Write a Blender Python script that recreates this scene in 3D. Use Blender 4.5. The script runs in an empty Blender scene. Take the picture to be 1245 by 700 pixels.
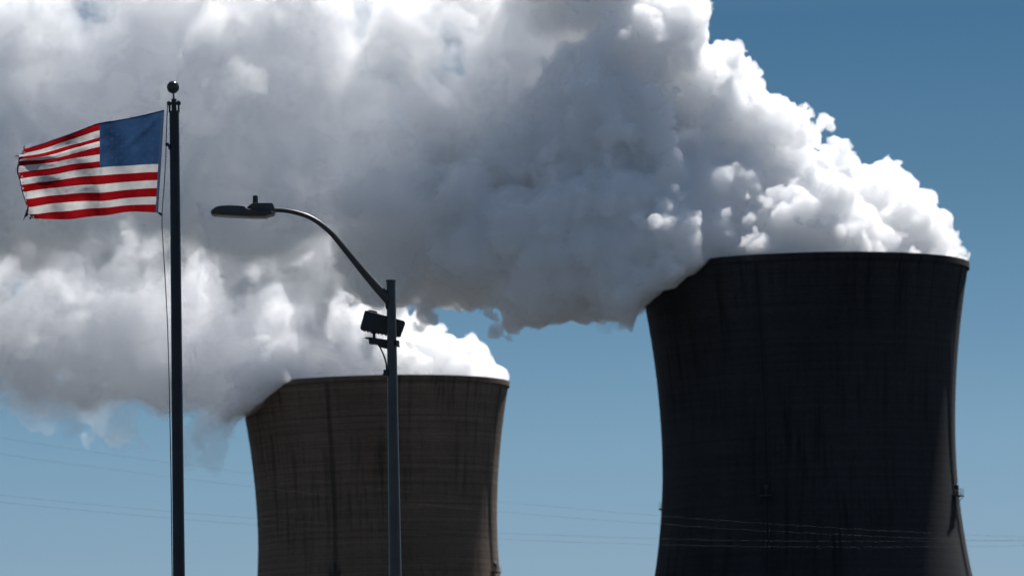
import bpy, bmesh, math, random
import numpy as np
from mathutils import Vector, Matrix, noise as mnoise

scene = bpy.context.scene
COL = scene.collection
R = math.radians

# ------------------------------------------------------------------ camera, sky, sun, exposure
F = 7368.0                      # focal length in pixels of a 1245 wide frame
PW, PH = 1245.0, 700.0
PITCH, ROLL = R(5.3), R(1.5)
EYE = Vector((0.0, 0.0, 1.7))
fwd = Vector((0, math.cos(PITCH), math.sin(PITCH)))
up0 = Vector((0, -math.sin(PITCH), math.cos(PITCH)))
rt0 = Vector((1, 0, 0))
UP = up0 * math.cos(ROLL) + rt0 * math.sin(ROLL)
RT = rt0 * math.cos(ROLL) - up0 * math.sin(ROLL)

cam_d = bpy.data.cameras.new('camera')
cam_d.sensor_width = 36.0
cam_d.lens = F / PW * 36.0
cam_d.clip_start = 1.0
cam_d.clip_end = 60000.0
cam_d.dof.use_dof = True
cam_d.dof.focus_distance = 72.0
cam_d.dof.aperture_fstop = 8.0
cam = bpy.data.objects.new('camera', cam_d)
COL.objects.link(cam)
cam.matrix_world = Matrix((
    (RT.x, UP.x, -fwd.x, EYE.x),
    (RT.y, UP.y, -fwd.y, EYE.y),
    (RT.z, UP.z, -fwd.z, EYE.z),
    (0, 0, 0, 1)))
scene.camera = cam

SUN_EL, SUN_AZ = R(57.0), R(34.0)     # azimuth measured from the view axis (+Y) towards +X
sun_dir = Vector((math.sin(SUN_AZ) * math.cos(SUN_EL), math.cos(SUN_AZ) * math.cos(SUN_EL), math.sin(SUN_EL)))
SKY_K = 0.625                                   # tint of the low sky by the sine of the elevation
SKY_TINT = [(0.0, (.42, .50, .70)), (0.0464, (.40, .50, .683)), (0.0652, (.379, .493, .632)), (0.0856, (.304, .427, .542)),
            (0.109, (.24, .356, .44)), (0.1355, (.183, .304, .386)), (0.25, (.95, .87, .79))]
world = bpy.data.worlds.new('World')
scene.world = world
world.use_nodes = True
wn = world.node_tree
wn.nodes.clear()
w_out = wn.nodes.new('ShaderNodeOutputWorld')
w_bg = wn.nodes.new('ShaderNodeBackground')
w_sky = wn.nodes.new('ShaderNodeTexSky')
w_sky.sky_type = 'NISHITA'
w_sky.sun_disc = False
w_sky.sun_elevation = SUN_EL
w_sky.sun_rotation = SUN_AZ
w_sky.altitude = 0
w_sky.air_density = 1.0
w_sky.dust_density = 0.0
w_sky.ozone_density = 4.0
w_bg.inputs['Strength'].default_value = 0.099
# the low sky: clear blue overhead, paler towards the horizon
w_tc = wn.nodes.new('ShaderNodeTexCoord')
w_sep = wn.nodes.new('ShaderNodeSeparateXYZ')
w_map = wn.nodes.new('ShaderNodeMapRange')
w_map.inputs['From Min'].default_value = 0.0
w_map.inputs['From Max'].default_value = 0.25
w_ramp = wn.nodes.new('ShaderNodeValToRGB')
for i, (zz, c_) in enumerate(SKY_TINT):
    e_ = w_ramp.color_ramp.elements[i] if i < 2 else w_ramp.color_ramp.elements.new(zz / 0.25)
    e_.position = zz / 0.25
    e_.color = (*(v * SKY_K for v in c_), 1)
w_mul = wn.nodes.new('ShaderNodeMix')
w_mul.data_type = 'RGBA'
w_mul.blend_type = 'MULTIPLY'
w_mul.inputs[0].default_value = 1.0
wn.links.new(w_tc.outputs['Generated'], w_sep.inputs[0])
wn.links.new(w_sep.outputs['Z'], w_map.inputs['Value'])
wn.links.new(w_map.outputs[0], w_ramp.inputs[0])
wn.links.new(w_sky.outputs['Color'], w_mul.inputs[6])
wn.links.new(w_ramp.outputs[0], w_mul.inputs[7])
wn.links.new(w_mul.outputs[2], w_bg.inputs['Color'])
wn.links.new(w_bg.outputs['Background'], w_out.inputs['Surface'])

sun_d = bpy.data.lights.new('sun', 'SUN')
sun_d.energy = 5.0
sun_d.angle = R(0.53)
sun_d.color = (1.0, 0.97, 0.94)
sun = bpy.data.objects.new('sun', sun_d)
COL.objects.link(sun)
sun.rotation_euler = sun_dir.to_track_quat('Z', 'Y').to_euler()
sun.location = (0, 0, 300)

scene.view_settings.view_transform = 'Standard'
scene.view_settings.look = 'None'
scene.view_settings.exposure = 0.62
scene.view_settings.gamma = 1.0
scene.view_settings.use_curve_mapping = False
scene.cycles.volume_bounces = 40
scene.cycles.max_bounces = 44
scene.cycles.transparent_max_bounces = 160
scene.cycles.volume_step_rate = 2.0
scene.cycles.volume_max_steps = 512
scene.cycles.use_denoising = True
scene.cycles.use_adaptive_sampling = True
scene.cycles.adaptive_threshold = 0.06
scene.cycles.adaptive_min_samples = 24


D_NEAR, D_FAR, SKIN, ANI = 0.68, 0.185, 0.11, 0.14      # steam: density near the tower and far from it, skin, scattering


def at(px, py, Y):
    """The world point seen at picture position (px, py) of the 1245x700 photograph, at distance Y."""
    d = fwd + RT * ((px - PW / 2) / F) + UP * ((PH / 2 - py) / F)
    return EYE + d * (Y / d.y)



# ------------------------------------------------------------------ helpers
def tag(o, label=None, cat=None, group=None, kind=None):
    if label: o['label'] = label
    if cat: o['category'] = cat
    if group: o['group'] = group
    if kind: o['kind'] = kind
    return o


def empty(name, loc, label, cat, group=None, kind=None):
    o = bpy.data.objects.new(name, None)
    o.empty_display_size = 0.5
    o.location = loc
    COL.objects.link(o)
    return tag(o, label, cat, group, kind)


def link(name, bm, mats, parent=None, smooth=True, sharp=40):
    """One mesh object out of a bmesh given in world coordinates."""
    bmesh.ops.recalc_face_normals(bm, faces=bm.faces)
    me = bpy.data.meshes.new(name)
    if parent is not None:
        inv = Matrix.Translation(-parent_loc(parent))
        bm.transform(inv)
    bm.to_mesh(me)
    bm.free()
    for m in (mats if isinstance(mats, (list, tuple)) else [mats]):
        me.materials.append(m)
    if smooth:
        me.polygons.foreach_set('use_smooth', np.ones(len(me.polygons), bool))
        me.set_sharp_from_angle(angle=R(sharp))
    o = bpy.data.objects.new(name, me)
    COL.objects.link(o)
    if parent is not None:
        o.parent = parent
    return o


def parent_loc(p):
    v = Vector((0, 0, 0))
    while p is not None:
        v = v + p.location
        p = p.parent
    return v


def tube(bm, pts, radii, seg=16, caps=True):
    """A round tube through world points."""
    pts = [Vector(p) for p in pts]
    if not isinstance(radii, (list, tuple)):
        radii = [radii] * len(pts)
    rings = []
    prev = None
    for i, p in enumerate(pts):
        t = (pts[min(i + 1, len(pts) - 1)] - pts[max(i - 1, 0)]).normalized()
        if prev is None:
            ref = Vector((0, 1, 0)) if abs(t.y) < 0.9 else Vector((1, 0, 0))
            n = (ref - t * ref.dot(t)).normalized()
        else:
            n = (prev - t * prev.dot(t)).normalized()
        prev = n
        bnm = t.cross(n)
        rings.append([bm.verts.new(p + (n * math.cos(2 * math.pi * k / seg) + bnm * math.sin(2 * math.pi * k / seg)) * radii[i]) for k in range(seg)])
    for a, b in zip(rings, rings[1:]):
        for k in range(seg):
            bm.faces.new((a[k], a[(k + 1) % seg], b[(k + 1) % seg], b[k]))
    if caps:
        bm.faces.new(rings[0][::-1])
        bm.faces.new(rings[-1])


def spline(pts, n):
    """Catmull-Rom through points (tuples of any length), n steps per span."""
    P = [np.array(p, float) for p in pts]
    P = [2 * P[0] - P[1]] + P + [2 * P[-1] - P[-2]]
    out = []
    for i in range(1, len(P) - 2):
        for k in range(n):
            t = k / n
            out.append(0.5 * ((2 * P[i]) + (-P[i - 1] + P[i + 1]) * t + (2 * P[i - 1] - 5 * P[i] + 4 * P[i + 1] - P[i + 2]) * t * t
                              + (-P[i - 1] + 3 * P[i] - 3 * P[i + 1] + P[i + 2]) * t ** 3))
    out.append(P[-2])
    return out


def prism(bm, outline, Y, y0, y1, bevel=0.0):
    """A solid with this outline (read at distance Y), reaching from Y+y0 to Y+y1 in depth."""
    b2 = bmesh.new()
    front = [b2.verts.new(at(x, y, Y) + Vector((0, y0, 0))) for x, y in outline]
    back = [b2.verts.new(at(x, y, Y) + Vector((0, y1, 0))) for x, y in outline]
    n = len(outline)
    b2.faces.new(front)
    b2.faces.new(back[::-1])
    for i in range(n):
        b2.faces.new((front[i], back[i], back[(i + 1) % n], front[(i + 1) % n]))
    if bevel:
        bmesh.ops.recalc_face_normals(b2, faces=b2.faces)
        bmesh.ops.bevel(b2, geom=list(b2.edges), offset=bevel, segments=2, affect='EDGES', profile=0.6)
    me = bpy.data.meshes.new('tmp')
    b2.to_mesh(me)
    b2.free()
    bm.from_mesh(me)
    bpy.data.meshes.remove(me)


def ball(bm, c, r, seg=24):
    ret = bmesh.ops.create_uvsphere(bm, u_segments=seg, v_segments=seg // 2, radius=r)
    bmesh.ops.translate(bm, verts=ret['verts'], vec=c)


# ------------------------------------------------------------------ materials
def principled(name, color, rough=0.6, metal=0.0, vary=0.15, scale=3.0, bump=0.0, coords='Object'):
    m = bpy.data.materials.new(name)
    m.use_nodes = True
    nt = m.node_tree
    p = nt.nodes['Principled BSDF']
    p.inputs['Roughness'].default_value = rough
    p.inputs['Metallic'].default_value = metal
    tc = nt.nodes.new('ShaderNodeTexCoord')
    nz = nt.nodes.new('ShaderNodeTexNoise')
    nz.inputs['Scale'].default_value = scale
    nz.inputs['Detail'].default_value = 6
    rp = nt.nodes.new('ShaderNodeValToRGB')
    c = np.array(color)
    rp.color_ramp.elements[0].position = 0.3
    rp.color_ramp.elements[1].position = 0.7
    rp.color_ramp.elements[0].color = (*np.clip(c * (1 - vary), 0, 1), 1)
    rp.color_ramp.elements[1].color = (*np.clip(c * (1 + vary), 0, 1), 1)
    nt.links.new(tc.outputs[coords], nz.inputs['Vector'])
    nt.links.new(nz.outputs['Fac'], rp.inputs[0])
    nt.links.new(rp.outputs[0], p.inputs['Base Color'])
    if bump:
        b = nt.nodes.new('ShaderNodeBump')
        b.inputs['Strength'].default_value = bump
        b.inputs['Distance'].default_value = 0.01
        nt.links.new(nz.outputs['Fac'], b.inputs['Height'])
        nt.links.new(b.outputs[0], p.inputs['Normal'])
    return m


def concrete(name, light, dark, seed, rings=1.0):
    """Weathered slip-formed concrete: lift bands round the shell, rain streaks down it. UV is (metres round, metres up)."""
    m = bpy.data.materials.new(name)
    m.use_nodes = True
    nt = m.node_tree
    N, L = nt.nodes.new, nt.links.new
    p = nt.nodes['Principled BSDF']
    p.inputs['Roughness'].default_value = 0.95
    p.inputs['Specular IOR Level'].default_value = 0.15
    uv = N('ShaderNodeUVMap'); uv.uv_map = 'shell_metres'

    def stretched(sx, sy, scale, detail, rough=0.6, off=0.0):
        mp = N('ShaderNodeMapping')
        mp.inputs['Scale'].default_value = (sx, sy, 1)
        mp.inputs['Location'].default_value = (seed * 7.3 + off, seed * 3.1 + off, off)
        nz = N('ShaderNodeTexNoise')
        nz.inputs['Scale'].default_value = scale
        nz.inputs['Detail'].default_value = detail
        nz.inputs['Roughness'].default_value = rough
        L(uv.outputs[0], mp.inputs['Vector'])
        L(mp.outputs[0], nz.inputs['Vector'])
        return nz.outputs['Fac']

    def rng(v, a, b, lo, hi):
        r = N('ShaderNodeMapRange')
        r.inputs['From Min'].default_value = a; r.inputs['From Max'].default_value = b
        r.inputs['To Min'].default_value = lo; r.inputs['To Max'].default_value = hi
        L(v, r.inputs['Value'])
        return r.outputs[0]

    def mul(a, b):
        r = N('ShaderNodeMath'); r.operation = 'MULTIPLY'
        L(a, r.inputs[0])
        if isinstance(b, float): r.inputs[1].default_value = b
        else: L(b, r.inputs[1])
        return r.outputs[0]

    streak = rng(stretched(0.75, 0.045, 1.0, 5, 0.6), 0.50, 0.64, 0.0, 1.0)       # long runs of dirt
    streak2 = rng(stretched(1.6, 0.09, 1.0, 4, 0.55, 40), 0.57, 0.70, 0.0, 1.0)   # short thin runs
    patch = rng(stretched(0.045, 0.05, 1.0, 3, 0.5, 80), 0.35, 0.65, 0.0, 1.0)    # where runs gather
    blotch = rng(stretched(0.05, 0.03, 1.0, 5, 0.6, 120), 0.3, 0.7, 0.72, 1.22)
    fine = rng(stretched(1.2, 1.2, 1.0, 6, 0.7, 160), 0.3, 0.7, 0.85, 1.15)
    lift = rng(stretched(0.004, 0.75, 1.0, 2, 0.6, 200), 0.3, 0.7, 1 - 0.2 * rings, 1 + 0.2 * rings)     # each lift its own tone
    lift2 = rng(stretched(0.05, 1.9, 1.0, 2, 0.6, 240), 0.35, 0.65, 1 - 0.14 * rings, 1 + 0.14 * rings)
    wv = N('ShaderNodeTexWave')                                                     # joints between lifts
    wv.wave_type = 'BANDS'; wv.bands_direction = 'Y'; wv.wave_profile = 'SIN'
    wv.inputs['Scale'].default_value = 1 / 1.5 * 0.314159
    wv.inputs['Distortion'].default_value = 0.0
    L(uv.outputs[0], wv.inputs['Vector'])
    joint = rng(wv.outputs['Fac'], 0.0, 0.12, 1 - 0.28 * rings, 1.0)

    tone = mul(mul(mul(blotch, fine), mul(lift, lift2)), joint)
    dirt = mul(streak, patch)
    d2 = N('ShaderNodeMath'); d2.operation = 'MAXIMUM'
    L(dirt, d2.inputs[0]); L(mul(mul(streak2, patch), 0.8), d2.inputs[1])
    base = N('ShaderNodeMix'); base.data_type = 'RGBA'
    base.inputs[6].default_value = (*light, 1); base.inputs[7].default_value = (*dark, 1)
    L(mul(d2.outputs[0], 0.85), base.inputs[0])
    sc = N('ShaderNodeVectorMath'); sc.operation = 'SCALE'
    L(base.outputs[2], sc.inputs[0]); L(tone, sc.inputs['Scale'])
    L(sc.outputs[0], p.inputs['Base Color'])
    b = N('ShaderNodeBump'); b.inputs['Strength'].default_value = 0.5; b.inputs['Distance'].default_value = 0.05
    L(joint, b.inputs['Height'])
    L(b.outputs[0], p.inputs['Normal'])
    return m


def cloth(name, color, glow=0.5):
    m = bpy.data.materials.new(name)
    m.use_nodes = True
    nt = m.node_tree
    nt.nodes.remove(nt.nodes['Principled BSDF'])
    N, L = nt.nodes.new, nt.links.new
    out = nt.nodes['Material Output']
    tc = N('ShaderNodeTexCoord')
    nz = N('ShaderNodeTexNoise'); nz.inputs['Scale'].default_value = 9; nz.inputs['Detail'].default_value = 8
    mp = N('ShaderNodeMapRange'); mp.inputs['From Min'].default_value = 0.3; mp.inputs['From Max'].default_value = 0.7
    mp.inputs['To Min'].default_value = 0.82; mp.inputs['To Max'].default_value = 1.06
    sc = N('ShaderNodeVectorMath'); sc.operation = 'SCALE'; sc.inputs[0].default_value = color
    df = N('ShaderNodeBsdfDiffuse'); tl = N('ShaderNodeBsdfTranslucent'); mx = N('ShaderNodeMixShader')
    mx.inputs[0].default_value = glow
    L(tc.outputs['Object'], nz.inputs['Vector']); L(nz.outputs['Fac'], mp.inputs['Value']); L(mp.outputs[0], sc.inputs['Scale'])
    L(sc.outputs[0], df.inputs[0]); L(sc.outputs[0], tl.inputs[0])
    L(df.outputs[0], mx.inputs[1]); L(tl.outputs[0], mx.inputs[2]); L(mx.outputs[0], out.inputs['Surface'])
    return m


M_ground = principled('grass_and_gravel', (0.036, 0.037, 0.036), 0.95, 0, 0.35, 0.02)
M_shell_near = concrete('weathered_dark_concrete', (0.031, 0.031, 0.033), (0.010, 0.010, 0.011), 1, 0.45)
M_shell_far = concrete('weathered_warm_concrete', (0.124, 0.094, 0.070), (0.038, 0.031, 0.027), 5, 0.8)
M_steel = principled('galvanised_steel', (0.10, 0.10, 0.105), 0.6, 0.3)
M_black = principled('black_painted_metal', (0.012, 0.012, 0.013), 0.5)
M_lamp = principled('dark_bronze_lamp_paint', (0.035, 0.033, 0.032), 0.38, 0.0, 0.2, 6)
M_pole = principled('grey_lamp_pole_paint', (0.034, 0.033, 0.034), 0.32, 0.0, 0.25, 5)
M_flagpole = principled('dark_bronze_flagpole', (0.012, 0.014, 0.018), 0.35, 0.3, 0.35, 7)
M_finial = principled('dark_anodised_ball', (0.06, 0.06, 0.06), 0.22, 0.6, 0.2, 6)
M_rope = principled('weathered_rope', (0.06, 0.06, 0.058), 0.9)
M_lens = principled('smoked_lamp_lens', (0.10, 0.10, 0.09), 0.3)
M_wire = principled('aluminium_conductor', (0.085, 0.085, 0.085), 0.75, 0.0)
M_red = cloth('flag_red', (0.25, 0.005, 0.008))
M_white = cloth('flag_white', (0.56, 0.54, 0.52))
M_navy = cloth('flag_navy', (0.026, 0.062, 0.140))
M_star = cloth('flag_star', (0.70, 0.74, 0.82), 0.75)
M_header = cloth('flag_header', (0.05, 0.075, 0.13))  # hoist header strip: the shade over it is put into this dark blue-grey

# ------------------------------------------------------------------ ground
bm = bmesh.new()
bmesh.ops.create_grid(bm, x_segments=8, y_segments=8, size=25000)
g = link('ground', bm, M_ground, None, False)
tag(g, None, None, None, 'structure')

# ------------------------------------------------------------------ cooling towers
DR, DL = 1122.0, 1376.0
RIM = 30.7


def shell_radius(d, k):
    """Radius of the hyperbolic shell d metres below the rim."""
    b = 65.0 if d < 34 else 56.6
    return k * 27.2 * math.sqrt(1 + ((d - 34) / b) ** 2)


def cooling_tower(px, py, D, mat, label, k=1.0):
    c = at(px, py, D)
    H = c.z
    root = empty('cooling_tower', (c.x, c.y, 0), label, 'cooling tower', 'cooling towers of the power station')
    seg, bm = 192, bmesh.new()
    uvl = bm.loops.layers.uv.new('shell_metres')
    prof = []                                   # (radius, height, v)
    nz = 72
    for i in range(nz + 1):
        d = H * (1 - i / nz)
        prof.append((shell_radius(d, k), H - d))
    t = 0.55
    prof.append((prof[-1][0] - t, H))
    for d in (0.6, 6, 14, 24, 34, 50, 75, H):
        prof.append((shell_radius(d, k) - t, H - d))
    rings = []
    for r, z in prof:
        rings.append([bm.verts.new((c.x + r * math.cos(2 * math.pi * s / seg), c.y + r * math.sin(2 * math.pi * s / seg), z)) for s in range(seg)])
    for j, (a, b) in enumerate(zip(rings, rings[1:])):
        for s in range(seg):
            f = bm.faces.new((a[s], a[(s + 1) % seg], b[(s + 1) % seg], b[s]))
            for lp, (ss, jj) in zip(f.loops, ((s, j), (s + 1, j), (s + 1, j + 1), (s, j + 1))):
                lp[uvl].uv = (ss / seg * 2 * math.pi * 29, prof[jj][1])
    link('shell', bm, mat, root)
    # stiffening ring round the rim
    bm = bmesh.new()
    uvl = bm.loops.layers.uv.new('shell_metres')
    r0 = shell_radius(0, k)
    sec = [(r0 + 0.004, H - 1.15), (r0 + 0.16, H - 1.0), (r0 + 0.16, H + 0.12), (r0 - t - 0.1, H + 0.12), (r0 - t - 0.1, H + 0.004)]
    rings = [[bm.verts.new((c.x + r * math.cos(2 * math.pi * s / seg), c.y + r * math.sin(2 * math.pi * s / seg), z)) for s in range(seg)] for r, z in sec]
    for j in range(len(sec)):
        a, b = rings[j], rings[(j + 1) % len(sec)]
        for s in range(seg):
            f = bm.faces.new((a[s], a[(s + 1) % seg], b[(s + 1) % seg], b[s]))
            for lp, ss in zip(f.loops, (s, s + 1, s + 1, s)):
                lp[uvl].uv = (ss / seg * 2 * math.pi * 29, H - 1 + 0.3 * j)
    link('rim_ring', bm, mat, root)
    # four warning light platforms round the shell, each with its ladder
    for q in range(4):
        ang = R(-90 - 19 + 90 * q)
        e, tn = Vector((math.cos(ang), math.sin(ang), 0)), Vector((-math.sin(ang), math.cos(ang), 0))
        d = 43.3
        rad = shell_radius(d, k)
        base = Vector((c.x, c.y, H - d))
        pl = empty('warning_platform', base + e * rad - Vector(root.location), None, None)
        pl.parent = root
        def box(bm, a0, a1, t0, t1, z0, z1):
            vs = [bm.verts.new(base + e * (rad + a) + tn * tt + Vector((0, 0, z))) for a in (a0, a1) for tt in (t0, t1) for z in (z0, z1)]
            for f in ((0, 1, 3, 2), (4, 6, 7, 5), (0, 4, 5, 1), (2, 3, 7, 6), (0, 2, 6, 4), (1, 5, 7, 3)):
                bm.faces.new([vs[i] for i in f])
        bm = bmesh.new()
        box(bm, -0.4, 1.5, -1.3, 1.3, -0.25, 0.0)
        for s in (-1, 1):                                   # raking struts under the deck
            tube(bm, [base + e * (rad + 1.35) + tn * 1.1 * s + Vector((0, 0, -0.26)), base + e * (rad - 0.05) + tn * 1.1 * s + Vector((0, 0, -1.7))], 0.07, 6)
        link('deck', bm, M_black, pl, False)
        bm = bmesh.new()
        posts = [(0.1, -1.25), (1.42, -1.25), (1.42, 0), (1.42, 1.25), (0.1, 1.25)]
        P = [base + e * (rad + a) + tn * tt for a, tt in posts]
        for p in P:
            tube(bm, [p, p + Vector((0, 0, 1.1))], 0.035, 6)
        for z in (0.55, 1.1):
            for a_, b_ in zip(P, P[1:]):
                tube(bm, [a_ + Vector((0, 0, z)), b_ + Vector((0, 0, z))], 0.03, 6)
        link('railing', bm, M_black, pl, False)
        bm = bmesh.new()
        p = base + e * (rad + 0.55)
        tube(bm, [p + Vector((0, 0, 0.003)), p + Vector((0, 0, 1.2)), p + Vector((0, 0, 1.21)), p + Vector((0, 0, 1.9)), p + Vector((0, 0, 2.15))], [0.16, 0.16, 0.34, 0.34, 0.12], 12)
        link('beacon', bm, M_black, pl)
        bm = bmesh.new()                                    # ladder from the rim down past the platform
        for s in (-0.32, 0.32):
            pts = []
            for i in range(40):
                dd = 1.3 + (H - 3) * i / 39
                if abs(dd - d) < 0.2: dd += 0.4
                pts.append(Vector((c.x, c.y, H - dd)) + e * (shell_radius(dd, k) + 0.16) + tn * s)
            tube(bm, pts, 0.07, 5)
        dd = 2.0
        while dd < H - 4:
            o_ = Vector((c.x, c.y, H - dd)) + e * (shell_radius(dd, k) + 0.16)
            tube(bm, [o_ - tn * 0.32, o_ + tn * 0.32], 0.03, 4)
            dd += 0.6
        link('ladder', bm, M_black, root, False)
    return root


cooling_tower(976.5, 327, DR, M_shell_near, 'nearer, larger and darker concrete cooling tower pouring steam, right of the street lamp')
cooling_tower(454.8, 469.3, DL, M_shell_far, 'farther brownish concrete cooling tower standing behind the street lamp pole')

# ------------------------------------------------------------------ steam
def steam_mat(name, density, skin=0.1, aniso=None):
    m = bpy.data.materials.new(name)
    m.use_nodes = True
    nt = m.node_tree
    nt.nodes.clear()
    out = nt.nodes.new('ShaderNodeOutputMaterial')
    v = nt.nodes.new('ShaderNodeVolumeScatter')
    v.inputs['Color'].default_value = (1, 1, 1, 1)
    v.inputs['Anisotropy'].default_value = ANI if aniso is None else aniso
    v.inputs['Density'].default_value = density
    nt.links.new(v.outputs[0], out.inputs['Volume'])
    tr = nt.nodes.new('ShaderNodeBsdfTransparent')
    tl = nt.nodes.new('ShaderNodeBsdfTranslucent'); tl.inputs[0].default_value = (1, 1, 1, 1)
    df = nt.nodes.new('ShaderNodeBsdfDiffuse'); df.inputs[0].default_value = (1, 1, 1, 1)
    m1 = nt.nodes.new('ShaderNodeMixShader'); m1.inputs[0].default_value = 0.5
    m2 = nt.nodes.new('ShaderNodeMixShader'); m2.inputs[0].default_value = skin
    L = nt.links.new
    L(tl.outputs[0], m1.inputs[1]); L(df.outputs[0], m1.inputs[2])
    L(tr.outputs[0], m2.inputs[1]); L(m1.outputs[0], m2.inputs[2])
    L(m2.outputs[0], out.inputs['Surface'])
    return m


class Field:
    """A number at every point of space, written as geometry nodes."""
    ng = None

    def __init__(self, sock): self.s = sock

    @staticmethod
    def op(kind, *args):
        n = Field.ng.nodes.new('ShaderNodeMath')
        n.operation = kind
        for i, a in enumerate(args):
            if isinstance(a, Field): Field.ng.links.new(a.s, n.inputs[i])
            else: n.inputs[i].default_value = a
        return Field(n.outputs[0])

    def __add__(self, o): return Field.op('ADD', self, o)
    def __sub__(self, o): return Field.op('SUBTRACT', self, o)
    def __mul__(self, o): return Field.op('MULTIPLY', self, o)
    def __rsub__(self, o): return Field.op('SUBTRACT', o, self)
    def max(self, o): return Field.op('MAXIMUM', self, o)
    def min(self, o): return Field.op('MINIMUM', self, o)
    def smin(self, o, k): return Field.op('SMOOTH_MIN', self, o, k)
    def hypot(self, o): return Field.op('SQRT', self * self + o * o)


def vadd(a, b, k):
    """a + (b - 0.5) * k for vector sockets."""
    n = Field.ng.nodes.new('ShaderNodeVectorMath'); n.operation = 'MULTIPLY_ADD'
    Field.ng.links.new(b, n.inputs[0]); n.inputs[1].default_value = (k, k, k); Field.ng.links.new(a, n.inputs[2])
    return n.outputs[0]


def crumbs(co, vi, tot, fm, fewest=1500):
    """The faces of the closed pockets inside a skin and of tiny loose specks."""
    st = np.cumsum(tot) - tot
    a, t = st[fm], tot[fm]
    q = t == 4
    T = np.concatenate([np.stack([vi[a], vi[a + 1], vi[a + 2]], 1), np.stack([vi[a[q]], vi[a[q] + 2], vi[a[q] + 3]], 1)])
    n = len(co)
    lab = np.arange(n)
    while True:
        m = lab[T].min(1)
        new = lab.copy()
        for k in range(3):
            np.minimum.at(new, lab[T[:, k]], m)
        while True:
            nn = new[new]
            if (nn == new).all():
                break
            new = nn
        if (new == lab).all():
            break
        lab = new
    c = co[T[:, 0]].mean(0).astype(float)
    A, B, D = (co[T[:, k]].astype(float) - c for k in range(3))
    root = lab[T[:, 0]]
    vol = np.bincount(root, weights=np.einsum('ij,ij->i', A, np.cross(B, D)) / 6, minlength=n)
    cnt = np.bincount(root, minlength=n)
    sign = np.sign(vol[np.argmax(np.abs(vol))])
    bad = (vol * sign <= 0) | (cnt < fewest)
    out = np.zeros(len(tot), bool)
    out[np.flatnonzero(fm)] = bad[lab[vi[a]]]
    return out


def steam_bodies(name, lo, hi, voxel, build, layers, fewest=1500):
    """Meshes of the regions where the field build(position) lies below -cut, one for each (cut, material), inside the box lo..hi."""
    ng = bpy.data.node_groups.new(name, 'GeometryNodeTree')
    ng.interface.new_socket('Geometry', in_out='INPUT', socket_type='NodeSocketGeometry')
    ng.interface.new_socket('Geometry', in_out='OUTPUT', socket_type='NodeSocketGeometry')
    go = ng.nodes.new('NodeGroupOutput')
    Field.ng = ng
    pos = ng.nodes.new('GeometryNodeInputPosition').outputs[0]
    f = build(pos)
    vc = ng.nodes.new('GeometryNodeVolumeCube')
    dens = (f * -1.0).max(-20.0)
    ng.links.new(dens.s, vc.inputs['Density'])
    vc.inputs['Background'].default_value = -20.0
    vc.inputs['Min'].default_value = lo
    vc.inputs['Max'].default_value = hi
    for ax, q in zip('XYZ', range(3)):
        vc.inputs['Resolution ' + ax].default_value = max(8, int((hi[q] - lo[q]) / voxel))
    join = ng.nodes.new('GeometryNodeJoinGeometry')
    for i, (cut, _) in enumerate(layers):
        vm = ng.nodes.new('GeometryNodeVolumeToMesh')
        vm.inputs['Threshold'].default_value = cut
        ng.links.new(vc.outputs[0], vm.inputs['Volume'])
        sa = ng.nodes.new('GeometryNodeStoreNamedAttribute')
        sa.data_type = 'INT'; sa.domain = 'FACE'
        sa.inputs['Name'].default_value = 'layer'
        sa.inputs['Value'].default_value = i
        ng.links.new(vm.outputs[0], sa.inputs['Geometry'])
        ng.links.new(sa.outputs[0], join.inputs[0])
    ng.links.new(join.outputs[0], go.inputs[0])
    me = bpy.data.meshes.new(name)
    me.from_pydata([(0, 0, 0)], [], [])
    o = bpy.data.objects.new(name, me)
    COL.objects.link(o)
    o.modifiers.new('steam', 'NODES').node_group = ng
    whole = bpy.data.meshes.new_from_object(o.evaluated_get(bpy.context.evaluated_depsgraph_get()))
    bpy.data.objects.remove(o)
    bpy.data.meshes.remove(me)
    bpy.data.node_groups.remove(ng)
    nv, nf = len(whole.vertices), len(whole.polygons)
    co = np.empty(nv * 3, np.float32); whole.vertices.foreach_get('co', co); co = co.reshape(-1, 3)
    tot = np.empty(nf, np.int32); whole.polygons.foreach_get('loop_total', tot)
    vi = np.empty(len(whole.loops), np.int32); whole.loops.foreach_get('vertex_index', vi)
    lay = np.empty(nf, np.int32); whole.attributes['layer'].data.foreach_get('value', lay)
    out = []
    for i, (_, mat) in enumerate(layers):
        fm = lay == i
        fm = fm & ~crumbs(co, vi, tot, fm, fewest)
        lm = np.repeat(fm, tot)
        used, idx = np.unique(vi[lm], return_inverse=True)
        t = tot[fm]
        m = bpy.data.meshes.new(name)
        m.vertices.add(len(used)); m.vertices.foreach_set('co', co[used].ravel())
        m.loops.add(len(idx)); m.loops.foreach_set('vertex_index', idx.astype(np.int32))
        m.polygons.add(len(t)); m.polygons.foreach_set('loop_start', (np.cumsum(t) - t).astype(np.int32))
        m.polygons.foreach_set('use_smooth', np.ones(len(t), bool))
        m.update(calc_edges=True)
        m.validate()
        m.materials.append(mat)
        ob = bpy.data.objects.new(name, m)
        COL.objects.link(ob)
        out.append(ob)
        print(name, 'faces', len(t), flush=True)
    bpy.data.meshes.remove(whole)
    return out


def moved(pos, seed):
    n = Field.ng.nodes.new('ShaderNodeVectorMath'); n.operation = 'ADD'
    Field.ng.links.new(pos, n.inputs[0]); n.inputs[1].default_value = (seed * 37.7, seed * -21.3, seed * 55.1)
    return n.outputs[0]


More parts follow.
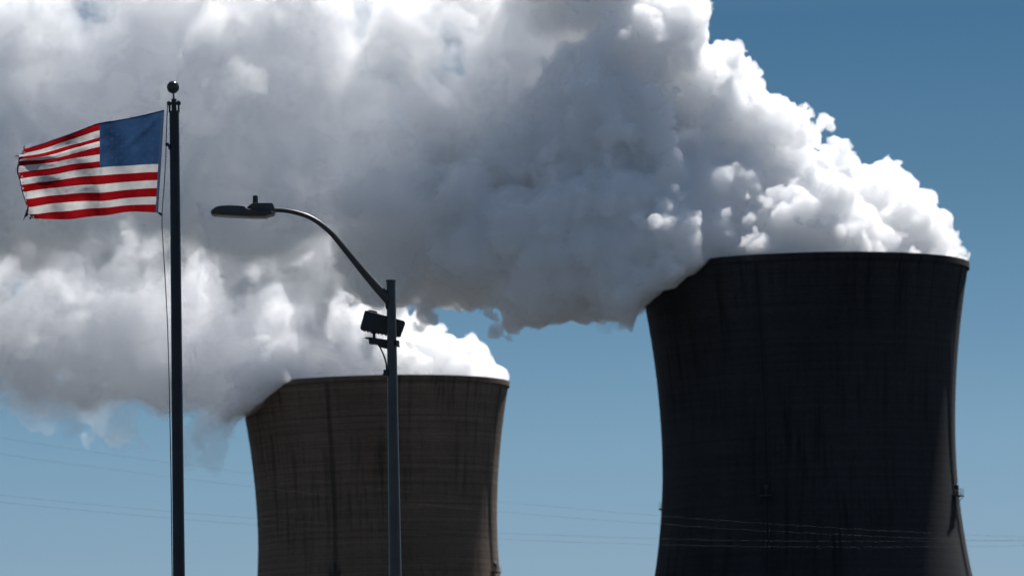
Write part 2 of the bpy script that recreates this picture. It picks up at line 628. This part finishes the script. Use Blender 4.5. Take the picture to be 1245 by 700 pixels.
def noise_tex(pos, size, detail, rough=0.55, seed=0.0):
    n = Field.ng.nodes.new('ShaderNodeTexNoise')
    n.inputs['Scale'].default_value = 1.0 / size
    n.inputs['Detail'].default_value = detail
    n.inputs['Roughness'].default_value = rough
    Field.ng.links.new(moved(pos, seed), n.inputs['Vector'])
    return Field(n.outputs[0]), n.outputs[1]


def cells(pos, size, detail, rough=0.5, lac=2.1, seed=0.0):
    n = Field.ng.nodes.new('ShaderNodeTexVoronoi')
    n.feature = 'F1'
    n.inputs['Scale'].default_value = 1.0 / size
    n.inputs['Detail'].default_value = detail
    n.inputs['Roughness'].default_value = rough
    n.inputs['Lacunarity'].default_value = lac
    Field.ng.links.new(moved(pos, seed), n.inputs['Vector'])
    return Field(n.outputs['Distance'])


def union(pos, balls, k):
    out = None
    for c, r in balls:
        n = Field.ng.nodes.new('ShaderNodeVectorMath'); n.operation = 'DISTANCE'
        Field.ng.links.new(pos, n.inputs[0]); n.inputs[1].default_value = c
        d = Field(n.outputs['Value']) - r
        out = d if out is None else out.smin(d, k)
    return out


def clear_of_tower(pos, c, lower=0.0):
    """Positive where steam may not be: inside or through the shell, or over the rim anywhere but on its left side."""
    n = Field.ng.nodes.new('ShaderNodeSeparateXYZ')
    Field.ng.links.new(pos, n.inputs[0])
    x, y, z = (Field(n.outputs[q]) for q in range(3))
    dx, dy, dz = x - c.x, y - c.y, z - c.z
    rad = dx.hypot(dy)
    spill = (lower * 1.6 - 16.0 - dx).max(0.0) * 0.5 + (-31.0 - dx).max(0.0) * 3.0      # lower edge of the steam rolling over the left of the rim
    rag, _ = noise_tex(pos, 5.0, 4, 0.6, 9.0)
    inner = (dz.min(0.0) * 0.18 + 29.6).max(26.4)                           # just inside the narrowing shell
    e1 = (rad - inner).min(0.35 - dz - spill + (rag - 0.5) * ((-14.0 - dx).max(0.0).min(6.0)))
    e2 = rad - (dz.max(0.0) * 0.45 + 30.5) - (14.0 - dx).max(0.0)
    return e1.max(e2)


def box_of(balls, pad):
    C = np.array([b[0] for b in balls]); RR = np.array([b[1] for b in balls])
    return tuple((C - RR[:, None]).min(0) - pad), tuple((C + RR[:, None]).max(0) + pad)


def blobs(lst, D, k=1.0):
    return [(at(x, y, D + dy), k * r * D / F) for x, y, r, dy in lst]


def billowing(balls, c, seed, top):
    def build(pos):
        _, w1 = noise_tex(pos, 14.0, 2, 0.5, seed)
        p1 = vadd(pos, w1, 6.5)
        _, w2 = noise_tex(pos, 3.5, 2, 0.5, seed + 2)
        p2 = vadd(pos, w2, 2.4)
        d = union(p1, balls, 3.0)
        d = d + (cells(p2, 11.0, 0.0, seed=seed) - 0.45) * 7.5
        d = d + (cells(p2, 4.6, 3.0, 0.55, 2.2, seed + 3) - 0.42) * 5.6
        return (d - top).max(clear_of_tower(pos, c))
    return build


def drifting(balls, c, seed, cut, size):
    def build(pos):
        _, w1 = noise_tex(pos, size * 1.3, 3, 0.5, seed)
        p1 = vadd(pos, w1, size * 1.1)
        d = union(p1, balls, 6.0)
        n1, _ = noise_tex(p1, size, 7, 0.62, seed + 1)
        d = d + (n1 - 0.5) * (size * -4.0)
        d = d + (cells(p1, size * .42, 2.0, 0.5, 2.1, seed + 4) - 0.45) * (size * .33) + cut
        return d.max(clear_of_tower(pos, c, 2.5))
    return build


RB = [(845, 322, 62, -20), (805, 335, 58, -18), (900, 290, 60, -10), (979, 410, 175, 0), (985, 345, 190, 0), (1128, 316, 72, 0), (1152, 314, 50, 0), (1166, 320, 72, 0), (1142, 296, 60, 0), (1100, 335, 105, 0), (1085, 250, 60, 0), (1060, 310, 122, 0), (1110, 305, 80, 0), (1048, 285, 114, 0), (1000, 240, 100, 0), (942, 185, 98, 0), (872, 120, 92, 0), (800, 45, 92, -5),
      (745, -50, 100, 0), (750, 140, 115, -5), (850, 240, 105, -10), (770, 270, 95, -14), (680, 290, 92, -12),
      (600, 262, 98, -5), (690, 318, 58, -12), (625, 310, 50, -8), (775, 318, 52, -16), (650, 190, 95, 0), (560, 200, 80, 0), (535, 298, 72, 0), (480, 298, 60, 0)]
TAIL_R = [(620, -100, 110, 20), (420, -100, 125, 15), (240, -85, 120, 10), (20, -80, 130, 20), (530, 15, 100, 0), (110, -10, 100, 0), (600, 90, 110, 0), (680, 20, 100, 5), (700, 90, 80, 0), (520, 220, 130, 0), (460, 60, 130, 5), (400, 200, 130, 0), (330, 60, 140, 0), (290, 190, 120, -5), (200, 60, 140, 5), (150, 180, 130, 0), (60, 60, 140, 0),
          (20, 200, 130, 0), (-100, 120, 160, 0), (420, 300, 80, 0), (825, 330, 48, -22), (788, 352, 32, -16)]
LB = [(345, 462, 52, -16), (318, 470, 43, -14), (598, 462, 42, 0), (560, 475, 80, 0), (458, 560, 130, 0), (458, 490, 145, 0), (525, 462, 90, 0), (572, 452, 62, 0), (556, 430, 62, 0), (505, 428, 66, 0), (440, 420, 72, -5), (380, 425, 70, -8), (325, 462, 42, -12)]
TAIL_L = [(400, 390, 75, 0), (330, 400, 85, -4), (260, 400, 95, 0), (180, 390, 105, 0), (90, 370, 110, 0), (0, 350, 110, 0), (-90, 330, 120, 0), (350, 300, 100, 10), (240, 300, 110, 10), (120, 280, 110, 10), (0, 260, 110, 10),
          (430, 330, 70, 10), (335, 478, 42, -18), (306, 494, 30, -12)]
cr, cl = at(976.5, 327, DR), at(454.8, 469.3, DL)


def plume(near, tail, D, c, voxel, dn, df, seed, label, size):
    bl = blobs(near, D)
    lo, hi = box_of(bl, 7.0)
    lo = (lo[0], lo[1], max(lo[2], c.z - 40.0))
    o, = steam_bodies('steam_plume', lo, hi, voxel, billowing(bl, c, seed, FULL), [(0.0, steam_mat('dense_steam', dn, SKIN))], 3000)
    tag(o, label, 'steam plume', 'steam plumes of the cooling towers', 'stuff')
    bl = blobs(tail, D)
    lo, hi = box_of(bl, size * 1.2)
    lo = (max(lo[0], at(-110, 350, D).x), lo[1], lo[2])
    hi = (hi[0], hi[1], min(hi[2], at(600, -160, D).z))
    lay = [(cut * size, steam_mat('thin_steam', k * df, 0.03, 0.42)) for cut, k in TAIL_LAYERS]
    for t in steam_bodies('drifting_tail', lo, hi, voxel * 1.75, drifting(bl, c, seed + 7, 0.0, size), lay):
        t.parent = o


FULL = 2.5
TAIL_LAYERS = [(0.05, 0.3), (0.42, 1.5)]
plume(RB, TAIL_R, DR, cr, 0.45, D_NEAR, D_FAR, 3, 'huge steam plume pouring from the nearer right tower and filling the upper left sky', 13.0)
plume(LB, TAIL_L, DL, cl, 0.6, D_NEAR * .7, D_FAR * .8, 5, 'lower steam plume drifting left from the farther brownish tower behind the lamp', 13.0)

# ------------------------------------------------------------------ flagpole
DF = 71.5
PXM = F / DF / math.cos(0.0)          # pixels per metre at the flagpole
def fp(x, y, dy=0.0): return at(x, y, DF) + Vector((0, dy, 0))

top, low = fp(211.8, 135), fp(217.6, 700)
foot = low + (low - top) * ((low.z) / (top.z - low.z))
pole = empty('flagpole', foot, 'tall dark bronze flagpole with a ball on top, at the far left', 'flagpole')
rt, rl = 5.9 / PXM, 7.3 / PXM
bm = bmesh.new()
n = 24
tube(bm, [foot + (top - foot) * (i / n) for i in range(n + 1)], [rl * 1.2 + (rt - rl * 1.2) * (i / n) for i in range(n + 1)], 28)
link('shaft', bm, M_flagpole, pole)
bm = bmesh.new()
tube(bm, [foot + Vector((0, 0, .002)), foot + Vector((0, 0, .05)), foot + Vector((0, 0, .12))], [.28, .26, .11], 28)
link('flash_collar', bm, M_flagpole, pole)
bm = bmesh.new()
ax = (top - foot).normalized()
tube(bm, [fp(211.7, 134.9), fp(211.5, 128), fp(211.4, 120.5)], [.03, .03, .03], 12)
prism(bm, [(205.5, 127.5), (206, 124.8), (217.2, 124.5), (217.6, 127.2)], DF, -.03, .03, .004)
prism(bm, [(209, 126), (209.3, 121), (213.3, 121), (213.6, 126)], DF, -.035, .035, .004)
link('truck', bm, M_black, pole)
for x, y in ((205.6, 126.2), (217.0, 125.8)):
    bm = bmesh.new()
    p = fp(x, y)
    tube(bm, [p + Vector((0, -.028, 0)), p + Vector((0, .028, 0))], 2.8 / PXM, 16)
    link('pulley', bm, M_black, pole)
for x in (206.1, 217.2):                                   # cheek straps from the truck down to the shaft
    bm = bmesh.new()
    tube(bm, [fp(x, 127), fp(x, 137)], .012, 8)
    link('strap', bm, M_black, pole)
bm = bmesh.new()
tube(bm, [fp(211.3, 122), fp(210.8, 112)], .011, 10)
link('spindle', bm, M_steel, pole)
bm = bmesh.new()
ball(bm, fp(210.4, 106.2), 7.7 / PXM, 32)
link('finial_ball', bm, M_finial, pole)
rope1 = [(204, 127), (203.3, 140), (202.6, 160), (202.2, 176), (201.5, 195), (200.2, 220), (198.3, 245), (197.3, 259)]
rope2 = [(197.3, 259), (197.2, 275), (198.6, 300), (201, 340), (203.4, 385), (205.2, 440), (206.8, 510), (208.2, 590), (209.4, 700), (210.4, 830), (212, 960)]
bm = bmesh.new()
tube(bm, [fp(x, y, -.03) for x, y in spline(rope1, 4)], .0062, 6)
tube(bm, [fp(x, y, -.03) for x, y in spline(rope2, 4)], .0062, 6)
link('halyard', bm, M_rope, pole)
bm = bmesh.new()
prism(bm, [(201.2, 174.5), (205, 174.2), (207, 177), (206.8, 182), (205, 182.5), (204.6, 178.5), (201.3, 177.5)], DF, -.05, -.02, .003)
link('halyard_snap', bm, M_black, pole)
bm = bmesh.new()
prism(bm, [(191.8, 258), (194, 258.2), (197.6, 260.5), (197.9, 263), (195.8, 262.6), (192, 259.8)], DF, -.045, -.02, .003)
link('halyard_snap', bm, M_black, pole)

# ------------------------------------------------------------------ flag
def lin(a, b, n): return [a + (b - a) * i / n for i in range(n + 1)]
colx = []
hy = lin(134.0, 199.4, 7) + [209, 219, 228.5, 239, 248.6, 258.6]
hx = [199.8 + (192.2 - 199.8) * (y - 134) / 124.6 for y in hy]
col0 = list(zip(hx, hy))
m1y = lin(143.2, 200.8, 7) + [210.5, 220.6, 230.3, 240.3, 249.3, 257.4]
col1 = [(160.5 - 3 * i / 13, y) for i, y in enumerate(m1y)]
c2y = [151.1, 159.5, 168.2, 172.6, 179, 188.2, 196.4, 204, 213.5, 224, 234, 244.2, 252.5, 262]
col2 = [(121.8 - 0.6 * i / 13, y) for i, y in enumerate(c2y)]
c3y = [166.5, 173.4, 180, 184.6, 190.5, 195.2, 202.2, 210.4, 218.6, 227.8, 237.2, 247, 257.8, 267.5]
col3 = [(74.3, y) for y in c3y]
col4 = [(31.4, 181.8), (25.0, 188.4), (22.6, 191.6), (22.3, 193.8), (22.2, 196.2), (22.2, 202), (22.8, 209.7), (23.7, 216.8), (25.4, 224.3), (28.0, 232.9),
        (30.6, 241.4), (33.1, 251), (35.9, 259.4), (38.9, 264.2)]
NU, SV = 96, 5                                            # columns; rows per stripe
tu = [0.0, 0.235, 0.46, 0.74, 1.0]
grid_rows = []
for j in range(14):
    pts = [c[j] for c in (col0, col1, col2, col3, col4)]
    dense = np.array(spline(pts, 40))
    us = np.concatenate([np.linspace(tu[k], tu[k + 1], 40, endpoint=False) for k in range(4)] + [[1.0]])
    grid_rows.append((us, dense))
us_out = sorted(set(list(np.linspace(0, 0.46, 44)) + list(np.linspace(0.46, 1.0, 53))))
NU = len(us_out)
rows = np.array([[(np.interp(u, us, d[:, 0]), np.interp(u, us, d[:, 1])) for u in us_out] for us, d in grid_rows])   # 14 x NU x 2
full = []
for i in range(NU):
    col = np.array(spline([tuple(rows[j, i]) for j in range(14)], SV))
    full.append(col)
full = np.array(full)                                     # NU x (13*SV+1) x 2
NVV = full.shape[1]
rngf = random.Random(4)
bm = bmesh.new()
hang = fp(196, 134)
flag = empty('flag', fp(199.8, 134), 'torn Stars and Stripes flag flying left from the dark flagpole', 'flag')
V = []
for i, u in enumerate(us_out):
    colv = []
    for j in range(NVV):
        v = j / (NVV - 1)
        x, y = full[i, j]
        w = min(1.0, u * 2.2)
        dep = w * (0.058 * math.sin(9.5 * u - 2.2 * v + 0.4) + 0.022 * math.sin(23 * u + 5.0 * v))
        dep += 0.05 * w * mnoise.noise(Vector((u * 5, v * 6, 3.3)))
        dep += 0.006 * mnoise.noise(Vector((u * 26 + v * 10, v * 20 - u * 12, 8.1)))
        if u < .46: dep -= .7 * (0.05 * w * mnoise.noise(Vector((u * 5, v * 6, 3.3))) + 0.006 * mnoise.noise(Vector((u * 26 + v * 10, v * 20 - u * 12, 8.1))))
        # fold lines running out from the upper hoist corner
        dep += 0.022 * math.exp(-((v - 1.15 * u) / 0.045) ** 2) * min(1, u * 8) * max(0, 1 - u * 2.2)
        # the pinched fold near the upper fly corner
        dep += 0.05 * math.exp(-((v - 0.24 - 0.06 * (1 - u)) / 0.05) ** 2) * max(0, (u - .4) / .6)
        if i == NU - 1:
            x += rngf.uniform(-1.3, 1.0); y += rngf.uniform(-.4, .4)
        colv.append(bm.verts.new(fp(x, y, dep)))
    V.append(colv)
for i in range(NU - 1):
    um = (us_out[i] + us_out[i + 1]) / 2
    for j in range(NVV - 1):
        st = j // SV
        if i >= NU - 3 and rngf.random() < 0.10: continue      # frayed threads missing at the fly end
        f = bm.faces.new((V[i][j], V[i][j + 1], V[i + 1][j + 1], V[i + 1][j]))
        if um < 0.018: f.material_index = 3
        elif um < 0.46 and st < 7: f.material_index = 2
        else: f.material_index = 0 if st % 2 == 0 else 1
canton = link('cloth', bm, [M_red, M_white, M_navy, M_header], flag, True, 180)


def on_flag(u, v, lift):
    i = min(NU - 2, max(0, int(np.searchsorted(us_out, u)) - 1))
    fi = (u - us_out[i]) / (us_out[i + 1] - us_out[i])
    j = min(NVV - 2, int(v * (NVV - 1))); fj = v * (NVV - 1) - j
    return VC[i][j].lerp(VC[i + 1][j], fi).lerp(VC[i][j + 1].lerp(VC[i + 1][j + 1], fi), fj) + Vector((0, lift, 0))


fl = Vector(flag.location)
mv = canton.data.vertices
VC = [[Vector(mv[i * NVV + j].co) + fl for j in range(NVV)] for i in range(NU)]
bm = bmesh.new()
for r in range(9):
    for c in range(6 if r % 2 == 0 else 5):
        u0 = 0.035 + (c + (0.5 if r % 2 == 0 else 1.0)) * 0.41 / 6.0
        v0 = (r + 1) / 10 * 7 / 13
        for side in (-0.004,):
            ctr = bm.verts.new(on_flag(u0, v0, side))
            ring = []
            for k in range(10):
                rr = 1.0 if k % 2 == 0 else 0.40
                a = math.pi / 5 * k
                ring.append(bm.verts.new(on_flag(u0 + 0.0135 * rr * math.sin(a), v0 - 0.019 * rr * math.cos(a), side)))
            for k in range(10):
                bm.faces.new((ctr, ring[k], ring[(k + 1) % 10]))
link('stars', bm, M_star, flag)
# hems along the seams
bm = bmesh.new()
jj = 7 * SV
seam = [VC[i][0] for i in range(NU - 4)]
tube(bm, [p + Vector((0, 0, -.002)) for p in seam], .006, 6)
link('top_hem', bm, M_navy, flag)
# loose threads at the fly end
bm = bmesh.new()
strands = [[(24, 191), (20.5, 189.8), (18.5, 190.5)], [(25, 192), (23, 195.5), (25.5, 199)], [(31, 183), (29, 179.8), (30.5, 177.5)],
           [(34, 252), (33.6, 257), (31, 262), (28.6, 267.5)], [(33.5, 255), (31.4, 260.5), (30.6, 264)], [(22.5, 200), (21.3, 208), (24, 218), (27, 232), (32.4, 250)],
           [(38.5, 264), (36.3, 265.6), (37.8, 267)]]
for s in strands:
    q = [fp(x, y, -.01) for x, y in spline(s, 5)]
    tube(bm, q, [0.011 * (1 - .6 * i / len(q)) for i in range(len(q))], 6)
prism(bm, [(32.6, 258.5), (34.6, 259.5), (33.2, 262.6), (29.4, 264.6), (30.2, 261.6)], DF, -.02, .01)
prism(bm, [(21.4, 189.3), (27.5, 190.6), (29, 193), (25.6, 193.4), (22.4, 192.2)], DF, -.02, .01)
link('frayed_threads', bm, M_header, flag)

# ------------------------------------------------------------------ street lamp
DP = 71.0
PXL = F / DP
def lp(x, y, dy=0.0): return at(x, y, DP) + Vector((0, dy, 0))
top, low = lp(475.3, 341.5), lp(480.6, 700)
foot = low + (low - top) * (low.z / (top.z - low.z))
lamp = empty('street_lamp', foot, 'grey street lamp with a curved arm in front of the farther tower', 'street lamp')
bm = bmesh.new()
rt, rl = 5.4 / PXL, 7.6 / PXL
rb = rt + (rl - rt) * (top.z / (top.z - low.z))
tube(bm, [foot + (top - foot) * (i / 20) for i in range(21)], [rb + (rt - rb) * i / 20 for i in range(21)], 28)
link('pole', bm, M_pole, lamp)
bm = bmesh.new()
ax = (top - foot).normalized()
tube(bm, [top + ax * -.015, top + ax * -.012, top + ax * .012, top + ax * .022], [rt + .001, rt + .007, rt + .007, rt * .6], 24)
link('pole_cap', bm, M_pole, lamp)
bm = bmesh.new()
tube(bm, [foot + Vector((0, 0, .002)), foot + Vector((0, 0, .04)), foot + Vector((0, 0, .3))], [.24, .23, .12], 24)
link('base_plate', bm, M_pole, lamp)
arm = [(333.7, 255.2, 2.6), (348.6, 256.3, 2.7), (363.4, 259.5, 2.8), (376.4, 264.1, 2.9), (389.4, 272, 3.1), (402.4, 283, 3.3), (413.5, 295.7, 3.5), (426.5, 311.5, 3.9),
       (441.4, 329.5, 4.6), (456.2, 346.6, 5.4), (466.5, 357.6, 6.0), (473.5, 365, 6.4)]
sp = spline(arm, 6)
bm = bmesh.new()
tube(bm, [lp(p[0], p[1]) for p in sp], [p[2] / PXL for p in sp], 20)
link('arm', bm, M_lamp, lamp)
bm = bmesh.new()
prism(bm, [(467.8, 366), (471, 366), (471, 376), (469.5, 376), (468.6, 372)], DP, -.04, .04, .004)
link('arm_bracket', bm, M_lamp, lamp)
# luminaire: rounded flat head seen from a little below
bm = bmesh.new()
outline_top = [(256.4, 259.6), (258.5, 256.6), (263.9, 252.6), (270, 251.6), (278, 251.2), (290, 251.4), (297.8, 251.9)]
outline_bot = [(300, 254.6), (304, 256), (309, 256.6), (316, 257.5), (330, 258.0), (333.4, 259), (333.2, 261.9), (328.5, 262.2), (323, 264.6), (305, 264.6), (288.6, 263.7), (270, 262.9), (262, 262.1), (257.6, 261.4)]
prism(bm, outline_top + outline_bot, DP, -.17, .17, .018)
hd = link('head', bm, M_lamp, lamp)
bm = bmesh.new()
prism(bm, [(300.2, 253.6), (304.5, 250.2), (308, 247.8), (331, 247.9), (332.6, 249.3), (335.2, 256.2), (333.8, 261.4), (331.5, 261.4), (330, 258.3), (316, 257.8), (309, 256.8), (305.6, 255.2), (303.4, 253.4)], DP, -.12, .12, .010)
link('driver_housing', bm, M_lamp, lamp)
bm = bmesh.new()
prism(bm, [(264, 262.6), (290, 264.1), (306, 265.0), (318, 265.0), (318, 264.75), (306, 264.75), (290, 263.9), (264, 262.4)], DP, -.12, .12)
link('lens', bm, M_lens, lamp)
bm = bmesh.new()
q = [lp(310.6, 248.4), lp(310.5, 244.6), lp(310.5, 244.4), lp(310.4, 239), lp(310.4, 237.8)]
tube(bm, q, [.034, .034, .031, .031, .024], 18)
link('photocell', bm, M_black, lamp)

# ------------------------------------------------------------------ floodlight on the lamp pole
fd = .20
fl_ = empty('floodlight', lp(466, 414, fd - .06), 'black finned floodlight tilted on a bracket, fixed to the street lamp pole', 'floodlight')
bm = bmesh.new()
prism(bm, [(443.2, 375.8), (446, 376), (491.4, 388.6), (492.2, 390.4), (486.6, 406.4), (484.6, 407.4), (438.2, 398.6), (437.4, 396.8)], DP, fd - .05, fd + .13, .012)
link('housing', bm, M_black, fl_)
bm = bmesh.new()
prism(bm, [(446.8, 375.6), (449, 374.9), (457.5, 376.6), (458.5, 378.6)], DP, fd - .03, fd + .10, .004)
link('top_visor', bm, M_lamp, fl_)
bm = bmesh.new()
for k in range(8):
    x = 440.8 + k * 4.35
    y = 398.6 + (x - 440) * 0.192
    prism(bm, [(x, y - 1), (x + 2.4, y - .6), (x + 2.0, y + 1.9), (x + .5, y + 1.6)], DP, fd - .04, fd + .12)
link('cooling_fins', bm, M_black, fl_)
bm = bmesh.new()
tube(bm, [lp(454.4, 400, fd + .03), lp(454.4, 403.6, fd + .03), lp(454.3, 404, fd + .03), lp(454.1, 410.5, fd + .03)], [.026, .026, .016, .018], 12)
link('swivel_stem', bm, M_black, fl_)
bm = bmesh.new()
prism(bm, [(443, 409.1), (448.4, 408.6), (460, 410.2), (473, 412.4), (484.9, 413.8), (485.4, 419.8), (470, 418.4), (459, 417.2), (448.2, 416.0), (448.0, 410.4)], DP, fd - .10, fd + .07, .006)
link('mounting_arm', bm, M_black, fl_)
bm = bmesh.new()
prism(bm, [(458.4, 417.2), (472, 418.2), (472, 422.8), (464.5, 421.4), (459.5, 419.6)], DP, fd - .14, fd - .02, .005)
link('clamp', bm, M_black, fl_)
bm = bmesh.new()
prism(bm, [(481.6, 413.8), (485.6, 414.2), (485.5, 420.2), (481.8, 420)], DP, -.075, fd - .103, .004)
link('clamp', bm, M_steel, fl_)
bm = bmesh.new()
tube(bm, [lp(x, y, .0) for x, y in spline([(461, 419.5), (463.6, 425), (467, 433), (469.4, 441), (470.1, 449)], 6)], .0095, 8)
link('power_cable', bm, M_black, fl_)
bm = bmesh.new()
prism(bm, [(466.3, 449.6), (471, 449), (472.6, 449.2), (472.6, 457), (465.2, 456.8), (464.6, 455.3), (466.2, 454.6)], DP, -.05, .06, .006)
link('cable_box', bm, M_black, fl_)

# ------------------------------------------------------------------ power lines
DW = 640.0
lines = [([(0, 532.5), (305, 573.5), (610, 610), (800, 627), (1010, 641), (1245, 652)], 'uppermost of the four thin power lines crossing before the towers'),
         ([(0, 552.5), (305, 588.8), (610, 622), (800, 638), (1010, 649), (1245, 657)], 'second thin power line from the top, crossing before the towers'),
         ([(0, 601.8), (305, 628), (610, 648.6), (800, 654.4), (1010, 657), (1245, 656)], 'third thin power line from the top, just above the lowest'),
         ([(0, 610), (305, 636.8), (610, 655.2), (800, 661.8), (1010, 664), (1245, 663)], 'lowest of the four thin power lines crossing before the towers')]
for pts, lab in lines:
    X = np.array([p[0] for p in pts]); Yp = np.array([p[1] for p in pts])
    co = np.polyfit(X, Yp, 2)
    bm = bmesh.new()
    xs = np.linspace(-500, 1750, 60)
    tube(bm, [at(x, np.polyval(co, x), DW) for x in xs], 0.0085, 5)
    tag(link('power_line', bm, M_wire), lab, 'power line', 'power lines crossing before the towers')
